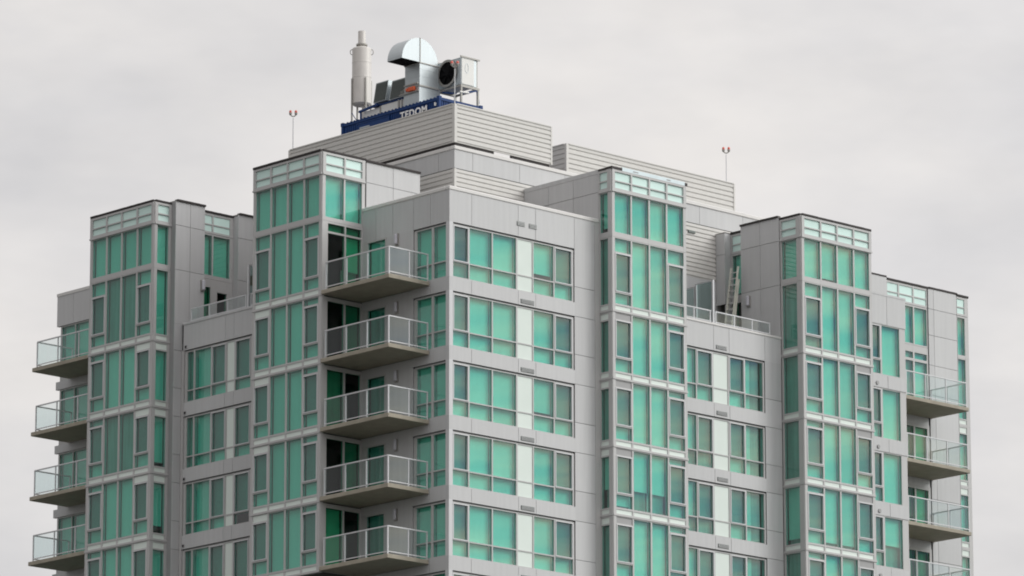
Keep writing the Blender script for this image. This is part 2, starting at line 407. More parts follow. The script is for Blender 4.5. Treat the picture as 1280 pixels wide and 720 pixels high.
mb = MB(); mb.fb('A', .67, 12.33, T4u-.03, -.28, .03, .5, .6); mb.build('coping', 'coping', TOWER, bevel=.015)
mb = MB(); mb.fb('B', -.53, 9.3, 15.56, -.28, .03, .5, .6); mb.build('coping', 'panel', TOWER, bevel=.015)
zr = [sill(4)]
for k in range(4, 0, -1): zr += [sill(k)+.62, head(k)]
panels('pier', 'A', .67, [18.28, T4u-.05], zr)
mb = MB(); mb.fb('B', -.53, 15.445, 15.58, -.1, .02, sill(4), head(1)); mb.build('corner_trim', 'frame', TOWER)
# terrace railings and privacy screens
def railing(name, pts, zb, zt, posts, panel=True, parent=TOWER, w=.045, glassname='glass_panel'):
    """pts: polyline corners in plan; posts: list of plan points."""
    mb = MB()
    for p, q in zip(pts, pts[1:]):
        mb.bar((*p, zt), (*q, zt), w+.015, w); mb.bar((*p, zb+.06), (*q, zb+.06), w-.01, w-.01)
    for p in posts: mb.box(p[0]-w/2, p[0]+w/2, p[1]-w/2, p[1]+w/2, zb, zt-.015)
    r = mb.build(name, 'rail', parent)
    for p, q in zip(pts, pts[1:]):
        p = Vector(p); q = Vector(q); d = (q-p).normalized()
        on = sorted([(Vector(x)-p).dot(d) for x in posts if abs((Vector(x)-p).cross(d)) < .01 and -.01 < (Vector(x)-p).dot(d) < (q-p).length+.01])
        for a, b in zip(on, on[1:]):
            g = MB(); A = p+d*(a+.025); B = p+d*(b-.025); n = Vector((-d.y, d.x))*.005
            g.quad8([(*(A-n), zb+.085), (*(B-n), zb+.085), (*(B+n), zb+.085), (*(A+n), zb+.085), (*(A-n), zt-.03), (*(B-n), zt-.03), (*(B+n), zt-.03), (*(A+n), zt-.03)])
            g.build(glassname, 'rail_glass', r if parent is TOWER else parent)
    return r
railing('terrace_railing', [(12.35, .74), (15.2, .74)], .6, 1.10, [(12.4, .74), (13.3, .74), (14.2, .74), (15.15, .74)])
railing('terrace_railing', [(15.45, .74), (18.66, .74)], .6, 1.10, [(15.47, .74), (16.55, .74), (17.6, .74), (18.64, .74)])
railing('terrace_railing', [(-.46, 9.35), (-.46, 11.35)], .6, 1.14, [(-.46, 9.4), (-.46, 10.4), (-.46, 11.32)])
railing('terrace_railing', [(-.46, 11.62), (-.46, 15.1)], .6, 1.14, [(-.46, 11.64), (-.46, 12.8), (-.46, 13.95), (-.46, 15.08)])
def privacy(pts, zb, zt):
    mb = MB()
    for x in (pts[0], pts[1]): mb.box(x[0]-.04, x[0]+.04, x[1]-.04, x[1]+.04, zb, zt+.02)
    mb.bar((*pts[0], zt), (*pts[1], zt), .04, .04)
    r = mb.build('privacy_screen', 'rail', TOWER)
    p, q = Vector(pts[0]), Vector(pts[1]); d = (q-p).normalized(); n = Vector((-d.y, d.x))*.005; A = p+d*.05; B = q-d*.05
    g = MB(); g.quad8([(*(A-n), zb+.1), (*(B-n), zb+.1), (*(B+n), zb+.1), (*(A+n), zb+.1), (*(A-n), zt-.03), (*(B-n), zt-.03), (*(B+n), zt-.03), (*(A+n), zt-.03)])
    g.build('glass_panel', 'screen_glass', r)
privacy([(15.33, .74), (15.33, 1.7)], .35, 2.40); privacy([(15.33, 1.76), (15.33, 3.9)], .1, 2.30)
privacy([(-.46, 11.5), (1.2, 11.5)], .35, 2.36); privacy([(1.26, 11.5), (3.6, 11.5)], .1, 2.1)

# ------------------------------------------------------------------ penthouse walls beside the bays
# bay two: wall back to the plant room
panels('penthouse_wall', 'A', T2v, [.2, 1.65, 3.09], [3.3, CL, TOP-.05])
mb = MB(); mb.fb('A', T2v, .121, .196, -.1, .02, 2.9, TOP-.05); mb.build('corner_trim', 'cap', TOWER)
panels('penthouse_wall', 'B', T3u, [.04, 1.5, 2.95, 4.38], [3.3, CL+.02, TOP-.12])
mb = MB(); mb.fb('B', T3u, .04, 4.38, -.2, .012, TOP-.118, TOP+.05); mb.build('coping', 'panel', TOWER)
# bay one: wall standing forward, recessed terrace window, next wall
zz = [head(5)+1.2]+[head(k) for k in range(4, 0, -1)]
zlow = []
for k in range(4, 0, -1): zlow += [sill(k)+.62, head(k)]
panels('penthouse_wall', 'A', 15.6, [-.93, -.5], [sill(4)]+zlow[0:]+[.58], mat='panel')
panels('penthouse_wall', 'A', 15.6, [-.93, -.16, .61], [.585, B0+.02, CL-.03, TOP+.07])
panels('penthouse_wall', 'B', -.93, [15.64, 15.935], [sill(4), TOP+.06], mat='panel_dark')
panels('penthouse_wall', 'A', 15.6, [2.42, 3.3, 4.3], [0., B0+.1, CL-.03, TOP+.05])
mb = MB(); mb.box(2.42, 2.5, 15.64, 15.95, 0, TOP); mb.box(.55, .608, 15.64, 15.95, 0, TOP); mb.build('penthouse_return', 'panel', TOWER)
cc = [(.68, 1.28), (1.35, 2.24)]
z0, z1 = CL, TOP-.05
window('clerestory_window', 'A', 15.95, .61, 2.42, z0, z1, [(l, r, [('f', z0+.09, z0+.36), ('f', z0+.41, z1-.09)]) for l, r in cc], dep=.12)
z0, z1 = B0, CL-.02
window('terrace_window', 'A', 15.95, .61, 2.42, z0, z1, [(l, r, [('g', z0+.16, z1-.06)]) for l, r in cc])
window('terrace_door', 'A', 15.95, .61, 2.42, 0, B0-.01, [(.68, 1.22, [('c', .1, 2.45)]), (1.58, 2.1, [('o', .25, 2.3)])], glassm='door_glass', matf='frame')
# bay four mirrors bay one
panels('penthouse_wall', 'B', T4u-.05, [.70, 1.8, 2.92], [.585, B0+.02, CL-.03, TOP+.07])
panels('penthouse_wall', 'B', T4u-.05, [3.86, 4.38], [2.55, CL-.03, TOP+.0])
mb = MB(); mb.box(T4u, T4u+.35, 2.86, 2.918, 0, TOP); mb.box(T4u, T4u+.35, 3.86, 3.92, 0, TOP); mb.build('penthouse_return', 'panel', TOWER)
cc = [(2.96, 3.78)]
z0, z1 = CL, TOP-.05
window('clerestory_window', 'B', T4u+.35, 2.92, 3.86, z0, z1, [(l, r, [('f', z0+.09, z0+.36), ('f', z0+.41, z1-.09)]) for l, r in cc], dep=.12)
z0, z1 = B0, CL-.02
window('terrace_window', 'B', T4u+.35, 2.92, 3.86, z0, z1, [(l, r, [('g', z0+.1, z1-.06)]) for l, r in cc])
window('terrace_door', 'B', T4u+.35, 2.92, 4.38, 0, B0-.01, [(2.98, 3.6, [('o', .1, 2.6)]), (3.7, 4.2, [('c', .1, 2.6)])], glassm='door_glass')

# roof caps of the bays
def cap(x0, x1, y0, y1, z=TOP, lip=.07, name='roof_cap', mat='cap', edge=(1, 1, 1, 1)):
    mb = MB()
    mb.box(x0, x1, y0, y1, z-.05, z, 1)
    o = .06; n = 9
    def edgebar(p, q):
        for i in range(n):
            t0, t1 = i/n, (i+1)/n
            a = Vector(p).lerp(Vector(q), t0); b = Vector(p).lerp(Vector(q), t1)
            mb.bar((a.x, a.y, z+.012+R.uniform(-.004, .004)), (b.x, b.y, z+.012+R.uniform(-.004, .004)), .2, .075)
    E = [((x0-o+.1, y0-o+.1), (x1, y0-o+.1)), ((x0-o+.1, y0-o+.1), (x0-o+.1, y1)), ((x1-.04, y0), (x1-.04, y1)), ((x0, y1-.04), (x1, y1-.04))]
    for e, on in zip(E, edge):
        if on: edgebar((*e[0], 0), (*e[1], 0))
    return mb.build(name, [mat, 'roof'], TOWER)
cap(T2u-.02, .16, T2v, T2e); cap(.12, 3.1, T2v, T2e, z=TOP-.03, edge=(1, 0, 0, 0))
cap(T1u, -.9, T1v, T1e); cap(-.93, .62, 15.6, T1e, z=TOP+.1, edge=(1, 0, 0, 1)); cap(.62, 2.42, 15.95, T1e, edge=(1, 0, 0, 1)); cap(2.42, 4.4, 15.6, T1e, z=TOP+.08, edge=(1, 0, 0, 1))
cap(T4u, T4e, T4v, .69); cap(T4u-.05, T4e, .69, 2.93, z=TOP+.1, edge=(0, 1, 1, 0)); cap(T4u+.35, T4e, 2.93, 3.86, edge=(0, 1, 1, 0)); cap(T4u-.05, T4e, 3.86, 4.4, z=TOP+.02, edge=(0, 0, 1, 0))
# bay three: pale unfinished flashing with dark ends
mb = MB(); mb.box(T3u, T3e, T3v, 4.4, TOP-.05, TOP, 2)
mb.fb('A', T3v, T3u+.55, T3e-.06, -.2, .05, TOP-.05, TOP+.10, 0)
mb.fb('A', T3v, T3u-.05, T3u+.55, -.25, .06, TOP-.045, TOP+.06, 1); mb.fb('B', T3u, T3v+.26, -.0, -.2, .06, TOP-.045, TOP+.04, 1)
mb.fb('A', T3v, T3e-.06, T3e+.06, -.2, .07, TOP-.05, TOP+.07, 1)
for a, w in ((9.3, .3), (11.2, .22)): mb.fb('A', T3v, a, a+w, .05, .056, TOP+.0, TOP+.04, 3)
mb.build('roof_cap', ['flashing', 'cap', 'roof', 'panel_dark'], TOWER)

# ------------------------------------------------------------------ balconies
def balcony(k, slab, pts, posts, name='balcony'):
    mb = MB(); z1 = sill(k)-.04; z0 = z1-.165
    mb.box(*slab, z0, z1)
    b = mb.build(name, 'concrete', TOWER, bevel=.012)
    mb = MB(); zb = z1+.0; zt = z1+1.09; w = .045
    for p, q in zip(pts, pts[1:]):
        mb.bar((*p, zt), (*q, zt), w+.015, w); mb.bar((*p, zb+.1), (*q, zb+.1), w-.008, w-.008)
    for p in posts: mb.box(p[0]-w/2, p[0]+w/2, p[1]-w/2, p[1]+w/2, zb+.002, zt-.015)
    mb.build('railing', 'rail', b)
    for p, q in zip(pts, pts[1:]):
        p = Vector(p); q = Vector(q); d = (q-p).normalized()
        on = sorted([(Vector(x)-p).dot(d) for x in posts if abs((Vector(x)-p).cross(d)) < .01])
        for a, c in zip(on, on[1:]):
            g = MB(); A = p+d*(a+.025); B = p+d*(c-.025); n = Vector((-d.y, d.x))*.005; e0 = Vector((0, 0, 0))
            t = R.uniform(-.006, .006)
            g.quad8([(*(A-n), zb+.13), (*(B-n), zb+.13), (*(B+n), zb+.13), (*(A+n), zb+.13), (*(A-n+n*t*100), zt-.03), (*(B-n+n*t*100), zt-.03), (*(B+n+n*t*100), zt-.03), (*(A+n+n*t*100), zt-.03)])
            g.build('glass_panel', 'rail_glass', b)
    return b
for k in range(5):
    balcony(k, (-2.14, -.005, 1.13, T2v-.01), [(-2.07, 4.93), (-2.07, 1.2), (-.03, 1.2)], [(-2.07, 4.9), (-2.07, 3.67), (-2.07, 2.44), (-2.07, 1.2), (-1.02, 1.2), (-.05, 1.2)])
for k in range(4):
    balcony(k, (-1.52, .495, T1e+.03, 24.25), [(-1.45, T1e+.06), (-1.45, 24.0), (.44, 24.0)], [(-1.45, T1e+.08), (-1.45, 21.2), (-1.45, 22.6), (-1.45, 24.0), (-.2, 24.0), (.42, 24.0)])
    balcony(k, (27.25, 33.3, 2.85, 5.04), [(27.28, 2.93), (33.22, 2.93), (33.22, 5.0)], [(27.3, 2.93), (28.5, 2.93), (29.36, 2.93), (30.6, 2.93), (31.9, 2.93), (33.22, 2.93), (33.22, 4.0), (33.22, 4.95)])

# ------------------------------------------------------------------ left wing and right wing
panels('parapet', 'B', .5, [T1e+.0, 21.6, 23.0, 24.1, 25.2], [head(0), 3.5])
mb = MB(); mb.fb('B', .5, T1e, 25.22, -.25, .02, 3.5, 3.63); mb.build('coping', 'coping', TOWER)
for k in range(5):
    s, h = sill(k), head(k)
    window('balcony_door', 'B', .58, T1e+.02, 25.0, s-.2, h, [(a, a+.88, [('g', s+.02, h-.06)]) for a in (20.25, 21.2, 22.15, 23.1, 24.03)], dep=.14)
    if k < 4: panels('spandrel', 'B', .5, [T1e+.02, 22.6, 25.2], [head(k+1), s-.21])
    # right block
    cols = [(23.7, 24.9, [('g', s+.05, h-.05)]), (25.0, 25.64, [('g', s+.05, s+.62), ('s', s+.67, h-.05)]), (25.74, 26.83, [('p.55' if k == 3 else 'g', s+.05, h-.05)])]
    window('ribbon_window', 'A', 1.0, T4e+.02, 27.2, s, h, cols, dep=.16)
    if k < 4:
        panels('spandrel', 'A', .95, [T4e+.02, 26.05, 27.22], [head(k+1), s])
        mb = MB(); mb.tube((25.38, .949, head(k+1)+.17), (25.38, .91, head(k+1)+.17), .09, .08); mb.build('round_vent', 'panel_dark', TOWER)
panels('parapet', 'A', .95, [T4e+.02, 26.05, 27.22], [head(0), 3.46])
mb = MB(); mb.box(27.02, 27.2, 1.02, 5.0, sill(4), 3.45); mb.box(26.97, 27.2, .98, 1.14, sill(4), head(0)); mb.build('wing_side_wall', 'frame', TOWER)
mb = MB(); mb.fb('A', .95, T4e+.02, 27.24, -.25, .01, 3.46, 3.55); mb.build('coping', 'panel', TOWER)
P = 5.05
panels('penthouse_wall', 'A', P, [28.5, 30.5], [2.0, TOP+.07], out=.05)
cc = [(30.55, 31.25), (31.33, 32.2), (32.28, 33.08)]
z0, z1 = CL, TOP-.03
window('clerestory_window', 'A', P, 30.5, 33.12, z0, z1, [(l, r, [('f', z0+.09, z0+.36), ('f', z0+.41, z1-.09)]) for l, r in cc], dep=.12)
z0, z1 = B0+.13, CL-.02
window('wing_window', 'A', P, 30.5, 33.12, z0, z1, [(l, r, [('g', z0+.06, z1-.07)]) for l, r in cc])
zt = B0
window('balcony_door', 'A', P, 30.5, 33.12, -.2, zt+.12, [(30.55, 31.2, [('g', .02, 2.2)]), (31.3, 32.15, [('c', .02, 2.22), ('g', 2.34, 2.62)]), (32.25, 33.05, [('g', .02, 2.22), ('g', 2.34, 2.62)])], label='balcony door with a dark half open leaf')
for k in range(1, 5):
    s, h = sill(k), head(k)
    window('balcony_door', 'A', P, 30.5, 33.12, s-.2, h, [(30.6, 31.2, [('g', s+.02, h-.15)]), (31.3, 32.1, [('c', s+.02, h-.15)]), (32.2, 32.98, [('g' if k != 3 else 'c', s+.02, h-.15)])], glassm='door_glass')
    panels('spandrel', 'A', P, [27.25, 33.12], [h, s+H-.21])
panels('wing_wall', 'A', P, [27.25, 30.48], [sill(4)-.2, 1.99])
zc = [sill(4), -9.2, -7.9, -6.55, -5.15, -3.8, -2.4, -1.05, .85, 2.2, 3.55, CL, TOP]
panels('wing_wall', 'A', P, [33.2, 33.55, 35.05], zc, out=.03)
window('clerestory_window', 'A', P, 35.08, 35.82, CL, TOP-.06, [(35.1, 35.58, [('f', CL+.09, CL+.36), ('f', CL+.41, TOP-.15)])], dep=.12)
window('side_window', 'A', P, 35.08, 35.82, B0, CL-.02, [(35.1, 35.58, [('g', B0+.14, CL-.1)])])
for j in range(5):
    zt = band(j)-.004; zb = band(j+1)
    c = [('w', zb+.09, zb+.27), ('g', zb+.33, zt-.36), ('w', zt-.30, zt-.06)] if j else [('w', zb+.09, zb+.27), ('g', zb+.33, zt-.05)]
    window('side_window', 'A', P, 35.08, 35.82, zb, zt, [(35.1, 35.58, c)])
cap(28.5, 30.5, P, 9, z=TOP+.09, edge=(1, 0, 0, 0)); cap(30.5, 33.3, P, 9, z=TOP+.02, edge=(1, 0, 0, 0)); cap(33.2, 35.1, P, 9, z=TOP+.04, edge=(1, 0, 0, 0)); cap(35.0, 35.84, P, 9, z=TOP, edge=(1, 0, 1, 0))

# ------------------------------------------------------------------ plant room on the roof
UM, VM = 4.30, 4.40
def siding(name, F, P, a0, a1, z0, z1, pitch=.2, parent=TOWER, rel=.035):
    mb = MB(); n = max(1, round((z1-z0)/pitch)); p = (z1-z0)/n
    prof = []
    for i in range(n):
        z = z0+i*p
        prof += [(-rel, z), (-rel, z+p*.20), (0, z+p*.36), (0, z+p*.99)]
    prof.append((-rel, z1))
    k = len(mb.v)
    for a in (a0, a1):
        for d, z in prof: mb.v.append((a, P-d, z) if F == 'A' else (P-d, a, z))
    m = len(prof)
    for i in range(m-1): mb.f.append((k+i, k+i+1, k+m+i+1, k+m+i)); mb.mi.append(0)
    mb.fb(F, P, a0, a1, -rel-.06, -rel-.01, z0, z1)
    return mb.build(name, 'siding', parent)
def corner_bar(x, y, z0, z1, mat='siding', w=.09):
    mb = MB(); mb.box(x, x+w, y, y+w, z0, z1); return mb.build('corner_trim', mat, TOWER)
siding('louvre_wall', 'A', VM, UM+.1, 23., 3.6, 5.90); siding('louvre_wall', 'B', UM, VM+.1, 14.7, 3.5, 5.90); corner_bar(UM-.01, VM-.01, 3.5, 5.91, w=.12)
panels('plant_parapet', 'A', VM, [UM, 5.3, 7.9, 10.45, 13.1, 15.7, 18.3, 20.9, 23.], [5.93, 6.70]); panels('plant_parapet', 'B', UM, [VM+.04, 5.35, 7.9, 10.4, 13, 14.7], [5.93, 6.70])
mb = MB(); mb.fb('A', VM, UM-.03, 23., -.3, .04, 6.70, 6.86); mb.fb('B', UM, VM+.305, 14.72, -.3, .04, 6.701, 6.859); mb.build('coping', 'coping', TOWER, bevel=.02)
SU, SV = UM+.06, VM+.06
siding('louvre_screen', 'A', SV, SU+.12, 9.72, 7.03, 8.60, pitch=.196); siding('louvre_screen', 'B', SU, SV+.12, 14.62, 7.03, 8.60, pitch=.196)
corner_bar(SU-.015, SV-.015, 7.02, 8.63, w=.14)
mb = MB(); mb.box(9.72, 9.80, SV-.01, SV+.1, 7.02, 8.62); mb.box(SU-.01, SU+.1, 14.62, 14.72, 7.02, 8.62)
mb.fb('A', SV, SU+.13, 9.72, -.1, .03, 8.602, 8.65); mb.fb('B', SU, SV+.13, 14.62, -.1, .03, 8.602, 8.65); mb.build('screen_trim', 'siding', TOWER)
mb = MB()
mb.box(SU+.1, 6.6, SV+.08, SV+.2, 6.86, 7.1); mb.box(7.6, 9.7, SV+.08, SV+.2, 6.86, 7.06); mb.box(SU+.08, SU+.2, SV+.2, 14.6, 6.86, 7.1); mb.build('screen_curb', 'cap', TOWER)
# rear screen
siding('louvre_screen', 'A', 5.95, 12.16, 21.95, 6.9, 8.60, pitch=.2); siding('louvre_screen', 'B', 12.04, 6.07, 9.5, 6.9, 8.60, pitch=.2); corner_bar(12.03, 5.94, 6.9, 8.63, w=.13)
mb = MB(); mb.box(21.95, 22.03, 5.93, 6.05, 6.9, 8.62); mb.fb('A', 5.95, 12.17, 21.95, -.1, .03, 8.602, 8.645); mb.fb('B', 12.04, 6.08, 9.5, -.1, .03, 8.602, 8.645); mb.build('screen_trim', 'siding', TOWER)
# terrace back wall below the louvres
panels('terrace_back_wall', 'A', VM, [12.3, 14.6, 16.9, 19.7], [0., 1.8, 3.58])
panels('terrace_back_wall', 'B', UM, [9.3, 11.5, 13.6, 15.6], [0., 1.7, 3.48])
mb = MB(); mb.fb('A', VM, 17.6, 18.0, .001, .05, 5.47, 5.57); mb.build('vent_grille', 'grille', TOWER)
mb = MB(); mb.box(1.9, 3.2, 12.2, 14.2, 2.35, 2.75); mb.box(1.95, 2.1, 12.3, 12.45, 0, 2.35); mb.box(1.95, 2.1, 13.95, 14.1, 0, 2.35); mb.build('terrace_canopy', 'brown', TOWER)

# ------------------------------------------------------------------ inside: slabs, back walls, roofs
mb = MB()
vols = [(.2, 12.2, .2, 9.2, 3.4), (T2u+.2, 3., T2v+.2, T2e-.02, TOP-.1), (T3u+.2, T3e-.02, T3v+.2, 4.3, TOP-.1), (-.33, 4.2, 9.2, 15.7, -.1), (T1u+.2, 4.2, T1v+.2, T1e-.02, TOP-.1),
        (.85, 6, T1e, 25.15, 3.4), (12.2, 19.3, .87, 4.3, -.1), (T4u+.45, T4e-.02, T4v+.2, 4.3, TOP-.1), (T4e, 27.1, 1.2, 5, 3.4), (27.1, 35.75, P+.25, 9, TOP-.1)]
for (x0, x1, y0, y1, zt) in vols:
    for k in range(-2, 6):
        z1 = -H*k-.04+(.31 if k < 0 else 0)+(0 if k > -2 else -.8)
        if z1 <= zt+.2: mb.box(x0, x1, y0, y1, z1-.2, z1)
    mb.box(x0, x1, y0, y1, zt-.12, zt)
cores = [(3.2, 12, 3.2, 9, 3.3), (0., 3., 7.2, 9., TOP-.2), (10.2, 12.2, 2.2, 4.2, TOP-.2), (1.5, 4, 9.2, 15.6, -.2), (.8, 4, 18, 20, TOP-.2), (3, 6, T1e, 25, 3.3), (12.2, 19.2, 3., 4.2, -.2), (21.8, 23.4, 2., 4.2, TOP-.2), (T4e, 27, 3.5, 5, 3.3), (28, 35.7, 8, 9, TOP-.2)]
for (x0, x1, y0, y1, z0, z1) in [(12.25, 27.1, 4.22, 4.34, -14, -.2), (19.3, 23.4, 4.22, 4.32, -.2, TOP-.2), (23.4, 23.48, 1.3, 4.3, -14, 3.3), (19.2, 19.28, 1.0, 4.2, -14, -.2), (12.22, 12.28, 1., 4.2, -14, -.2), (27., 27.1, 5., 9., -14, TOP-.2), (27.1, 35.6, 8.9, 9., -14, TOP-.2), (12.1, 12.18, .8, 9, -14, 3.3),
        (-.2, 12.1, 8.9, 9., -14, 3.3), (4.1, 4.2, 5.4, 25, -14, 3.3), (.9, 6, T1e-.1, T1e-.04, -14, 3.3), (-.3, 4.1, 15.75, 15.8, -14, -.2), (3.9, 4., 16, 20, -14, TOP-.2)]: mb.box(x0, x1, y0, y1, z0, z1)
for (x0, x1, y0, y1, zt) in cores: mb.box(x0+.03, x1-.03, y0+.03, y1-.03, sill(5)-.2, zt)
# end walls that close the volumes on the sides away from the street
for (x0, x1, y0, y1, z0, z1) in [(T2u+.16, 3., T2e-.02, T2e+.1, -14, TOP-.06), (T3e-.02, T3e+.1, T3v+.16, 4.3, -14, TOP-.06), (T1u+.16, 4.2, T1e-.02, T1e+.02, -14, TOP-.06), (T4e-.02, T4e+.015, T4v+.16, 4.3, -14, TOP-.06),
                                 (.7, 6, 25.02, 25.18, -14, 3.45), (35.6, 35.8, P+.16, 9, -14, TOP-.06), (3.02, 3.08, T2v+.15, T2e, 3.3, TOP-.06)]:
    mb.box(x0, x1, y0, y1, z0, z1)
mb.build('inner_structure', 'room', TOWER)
mb = MB(); mb.box(.22, 12.2, .22, 9.2, 3.40, 3.46); mb.box(UM+.06, 23, VM+.06, 14.7, 6.6, 6.66); mb.box(.75, 6, T1e+.03, 25.1, 3.41, 3.47); mb.box(T4e+.03, 27., 1.2, 5., 3.4, 3.45); mb.box(-.28, 4.25, 9.3, 15.6, 0, .02); mb.box(12.33, 19.2, .95, 4.35, 0, .02)
mb.build('flat_roof', 'roof', TOWER)
# lower storeys down to the street
mb = MB()
for (x0, x1, y0, y1, zt) in vols:
    x0 -= .2; y0 -= .2
    n = 12; zlo = -ZB
    ztop = -14.3
    for i in range(n):
        za = zlo+(ztop-zlo)*i/n; zb_ = zlo+(ztop-zlo)*(i+1)/n
        mb.box(x0+.06, x1, y0+.06, y1, za, za+(zb_-za)*.78, 1); mb.box(x0, x1+.0, y0, y1, za+(zb_-za)*.78, zb_, 0)
mb.build('lower_storeys', ['panel', 'glassy' if 'glassy' in M else 'frost'], TOWER)

# ------------------------------------------------------------------ wall lamps
def wall_lamp(F, P, a, z, label):
    e = empty('wall_lamp', ((a, P, ZB+z) if F == 'A' else (P, a, ZB+z)), label, 'wall lamp', 'wall lamps on the balconies and terraces')
    mb = MB(); mb.fb(F, 0, -.09, .09, .001, .05, -.24, .24); mb.build('back_plate', 'steel_dull', e)
    mb = MB(); mb.fb(F, 0, -.075, .075, .05, .15, -.20, .22); mb.build('cover', 'lamp', e, bevel=.03)
    return e
wall_lamp('A', 15.6, .50, 2.35, 'white wall lamp beside the glass door of the terrace without the ladder')
wall_lamp('B', T4u-.05, 2.47, 2.42, 'white wall lamp on the grey wall beside the ladder')
for k, w in enumerate(('topmost corner balcony', 'second corner balcony from the top', 'third corner balcony from the top', 'fourth corner balcony from the top', 'lowest corner balcony in view')):
    wall_lamp('B', 0., 3.02, 1.98-H*k, 'white wall lamp at the back of the '+w)

# ------------------------------------------------------------------ beacon masts
def beacon(x, y, z0, z1, label, s=.72):
    e = empty('beacon_mast', (x, y, ZB+z0), label, 'beacon mast', 'twin lamp masts on the roof screens')
    h = z1-z0
    mb = MB(); mb.tube((0, 0, -.3), (0, 0, h-.12), .022, .018, 8); mb.build('pole', 'rail', e, smooth=True)
    d = Vector((.73, -.68, 0))
    mb = MB()
    pr = None
    for i in range(9):
        t = -math.pi+math.pi*i/8
        p = d*(.16*math.cos(t)*s)+Vector((0, 0, h+.06+.16*math.sin(t)*s))
        if pr: mb.tube(pr, p, .024, .024, 8)
        pr = p
    mb.build('arm', 'steel_dull', e, smooth=True)
    for q in (-1, 1):
        c = d*(.16*q*s)+Vector((0, 0, h+.05))
        mb = MB(); mb.lathe(c, [(.05*s, -.05), (.085*s, 0), (.085*s, .05)], 12); o = mb.build('lamp', 'steel_dull', e, smooth=True)
        mb = MB(); mb.lathe(c, [(.08*s, .05), (.085*s, .09), (.065*s, .14), (.02*s, .17)], 12); mb.build('lens', 'red', o, smooth=True)
beacon(SU+.07, SV+.07, 8.62, 10.22, 'mast with twin red lamps in front of the round fan')
beacon(SU+.05, 14.50, 8.62, 10.12, 'mast with twin red lamps standing clear of the blue container, farther from the fan')
beacon(21.6, 6.02, 8.62, 9.98, 'mast with twin red lamps at the end of the rear roof screen')

# ------------------------------------------------------------------ blue container and plant
CX, CY, CZ = 5.6, 6.75, 6.95
CT = 9.62
e = empty('generator_container', (CX+1.2, CY+3.03, ZB+CZ), 'dark blue steel container with white lettering behind the roof screen', 'container')
ox, oy = -1.2, -3.03; h = CT-CZ
mb = MB()
mb.box(ox+.07, ox+2.34, oy+.07, oy+5.98, .12, h-.08)
n = 44
for i in range(n):       # corrugated long side, short side
    y = oy+.18+(5.7)*i/n
    mb.box(ox+.035, ox+.071, y, y+.07, .2, h-.16)
for i in range(16):
    x = ox+.18+2.05*i/16
    mb.box(x, x+.07, oy+.035, oy+.071, .2, h-.16)
mb.build('body', 'blue', e)
mb = MB()
for x in (ox, ox+2.29):
    for y in (oy, oy+5.94): mb.box(x, x+.12, y, y+.12, 0, h)
for x in (ox+.01, ox+2.30): mb.box(x, x+.1, oy+.12, oy+5.94, h-.14, h-.02); mb.box(x, x+.1, oy+.12, oy+5.94, .0, .16)
for y in (oy+.01, oy+5.95): mb.box(ox+.12, ox+2.29, y, y+.1, h-.14, h-.02); mb.box(ox+.12, ox+2.29, y, y+.1, 0, .16)
for i in range(26): mb.box(ox-.012, ox+.02, oy+.25+i*.215, oy+.33+i*.215, h-.05, h+.006)
mb.build('frame', 'blue', e)
mb = MB()
for x in (ox-.015, ox+2.28):
    for y in (oy-.015, oy+5.93): mb.box(x, x+.15, y, y+.15, h-.12, h+.03)
mb.build('corner_casting', 'blue', e)
mb = MB(); y0, y1 = oy+3.05, oy+5.1; mb.box(ox-.01, ox+.034, y0, y1, h-1.4, h-.2, 0)
mb.box(ox-.03, ox-.012, y0, y1, h-.24, h-.19, 0); mb.box(ox-.03, ox-.012, y0, y0+.05, h-1.4, h-.24, 0); mb.box(ox-.03, ox-.012, y1-.05, y1, h-1.4, h-.24, 0); mb.build('door', 'blue', e)
mb = MB(); mb.box(ox-.05, ox-.012, oy+4.25, oy+4.85, h-.46, h-.40); mb.build('door_plate', 'steel', e)
mb = MB(); mb.box(ox-.03, ox+.03, oy+.2, oy+.27, h-.36, h-.22); mb.build('lock_plate', 'letter', e)
cu = bpy.data.curves.new('lettering', 'FONT'); cu.body = 'TEDOM'; cu.size = .41; cu.extrude = .006; cu.offset = .012; cu.space_character = 1.12
to = bpy.data.objects.new('lettering_src', cu); COL.objects.link(to)
dg = bpy.context.evaluated_depsgraph_get(); me = bpy.data.meshes.new_from_object(to.evaluated_get(dg)); bpy.data.objects.remove(to)
xs = [v.co.x for v in me.vertices]; wid = max(xs)-min(xs)
me.transform(Matrix.Scale(1.64/wid, 4, Vector((1, 0, 0))))
me.transform(Matrix(((0, 0, 1, 0), (-1, 0, 0, 0), (0, 1, 0, 0), (0, 0, 0, 1))).inverted() if False else Matrix(((0, 0, -1, 0), (-1, 0, 0, 0), (0, 1, 0, 0), (0, 0, 0, 1))))
me.transform(Matrix.Translation((ox-.02, oy+2.36, h-.53)))
me.materials.clear(); me.materials.append(M['letter'])
lo_ = bpy.data.objects.new('lettering', me); COL.objects.link(lo_); lo_.parent = e

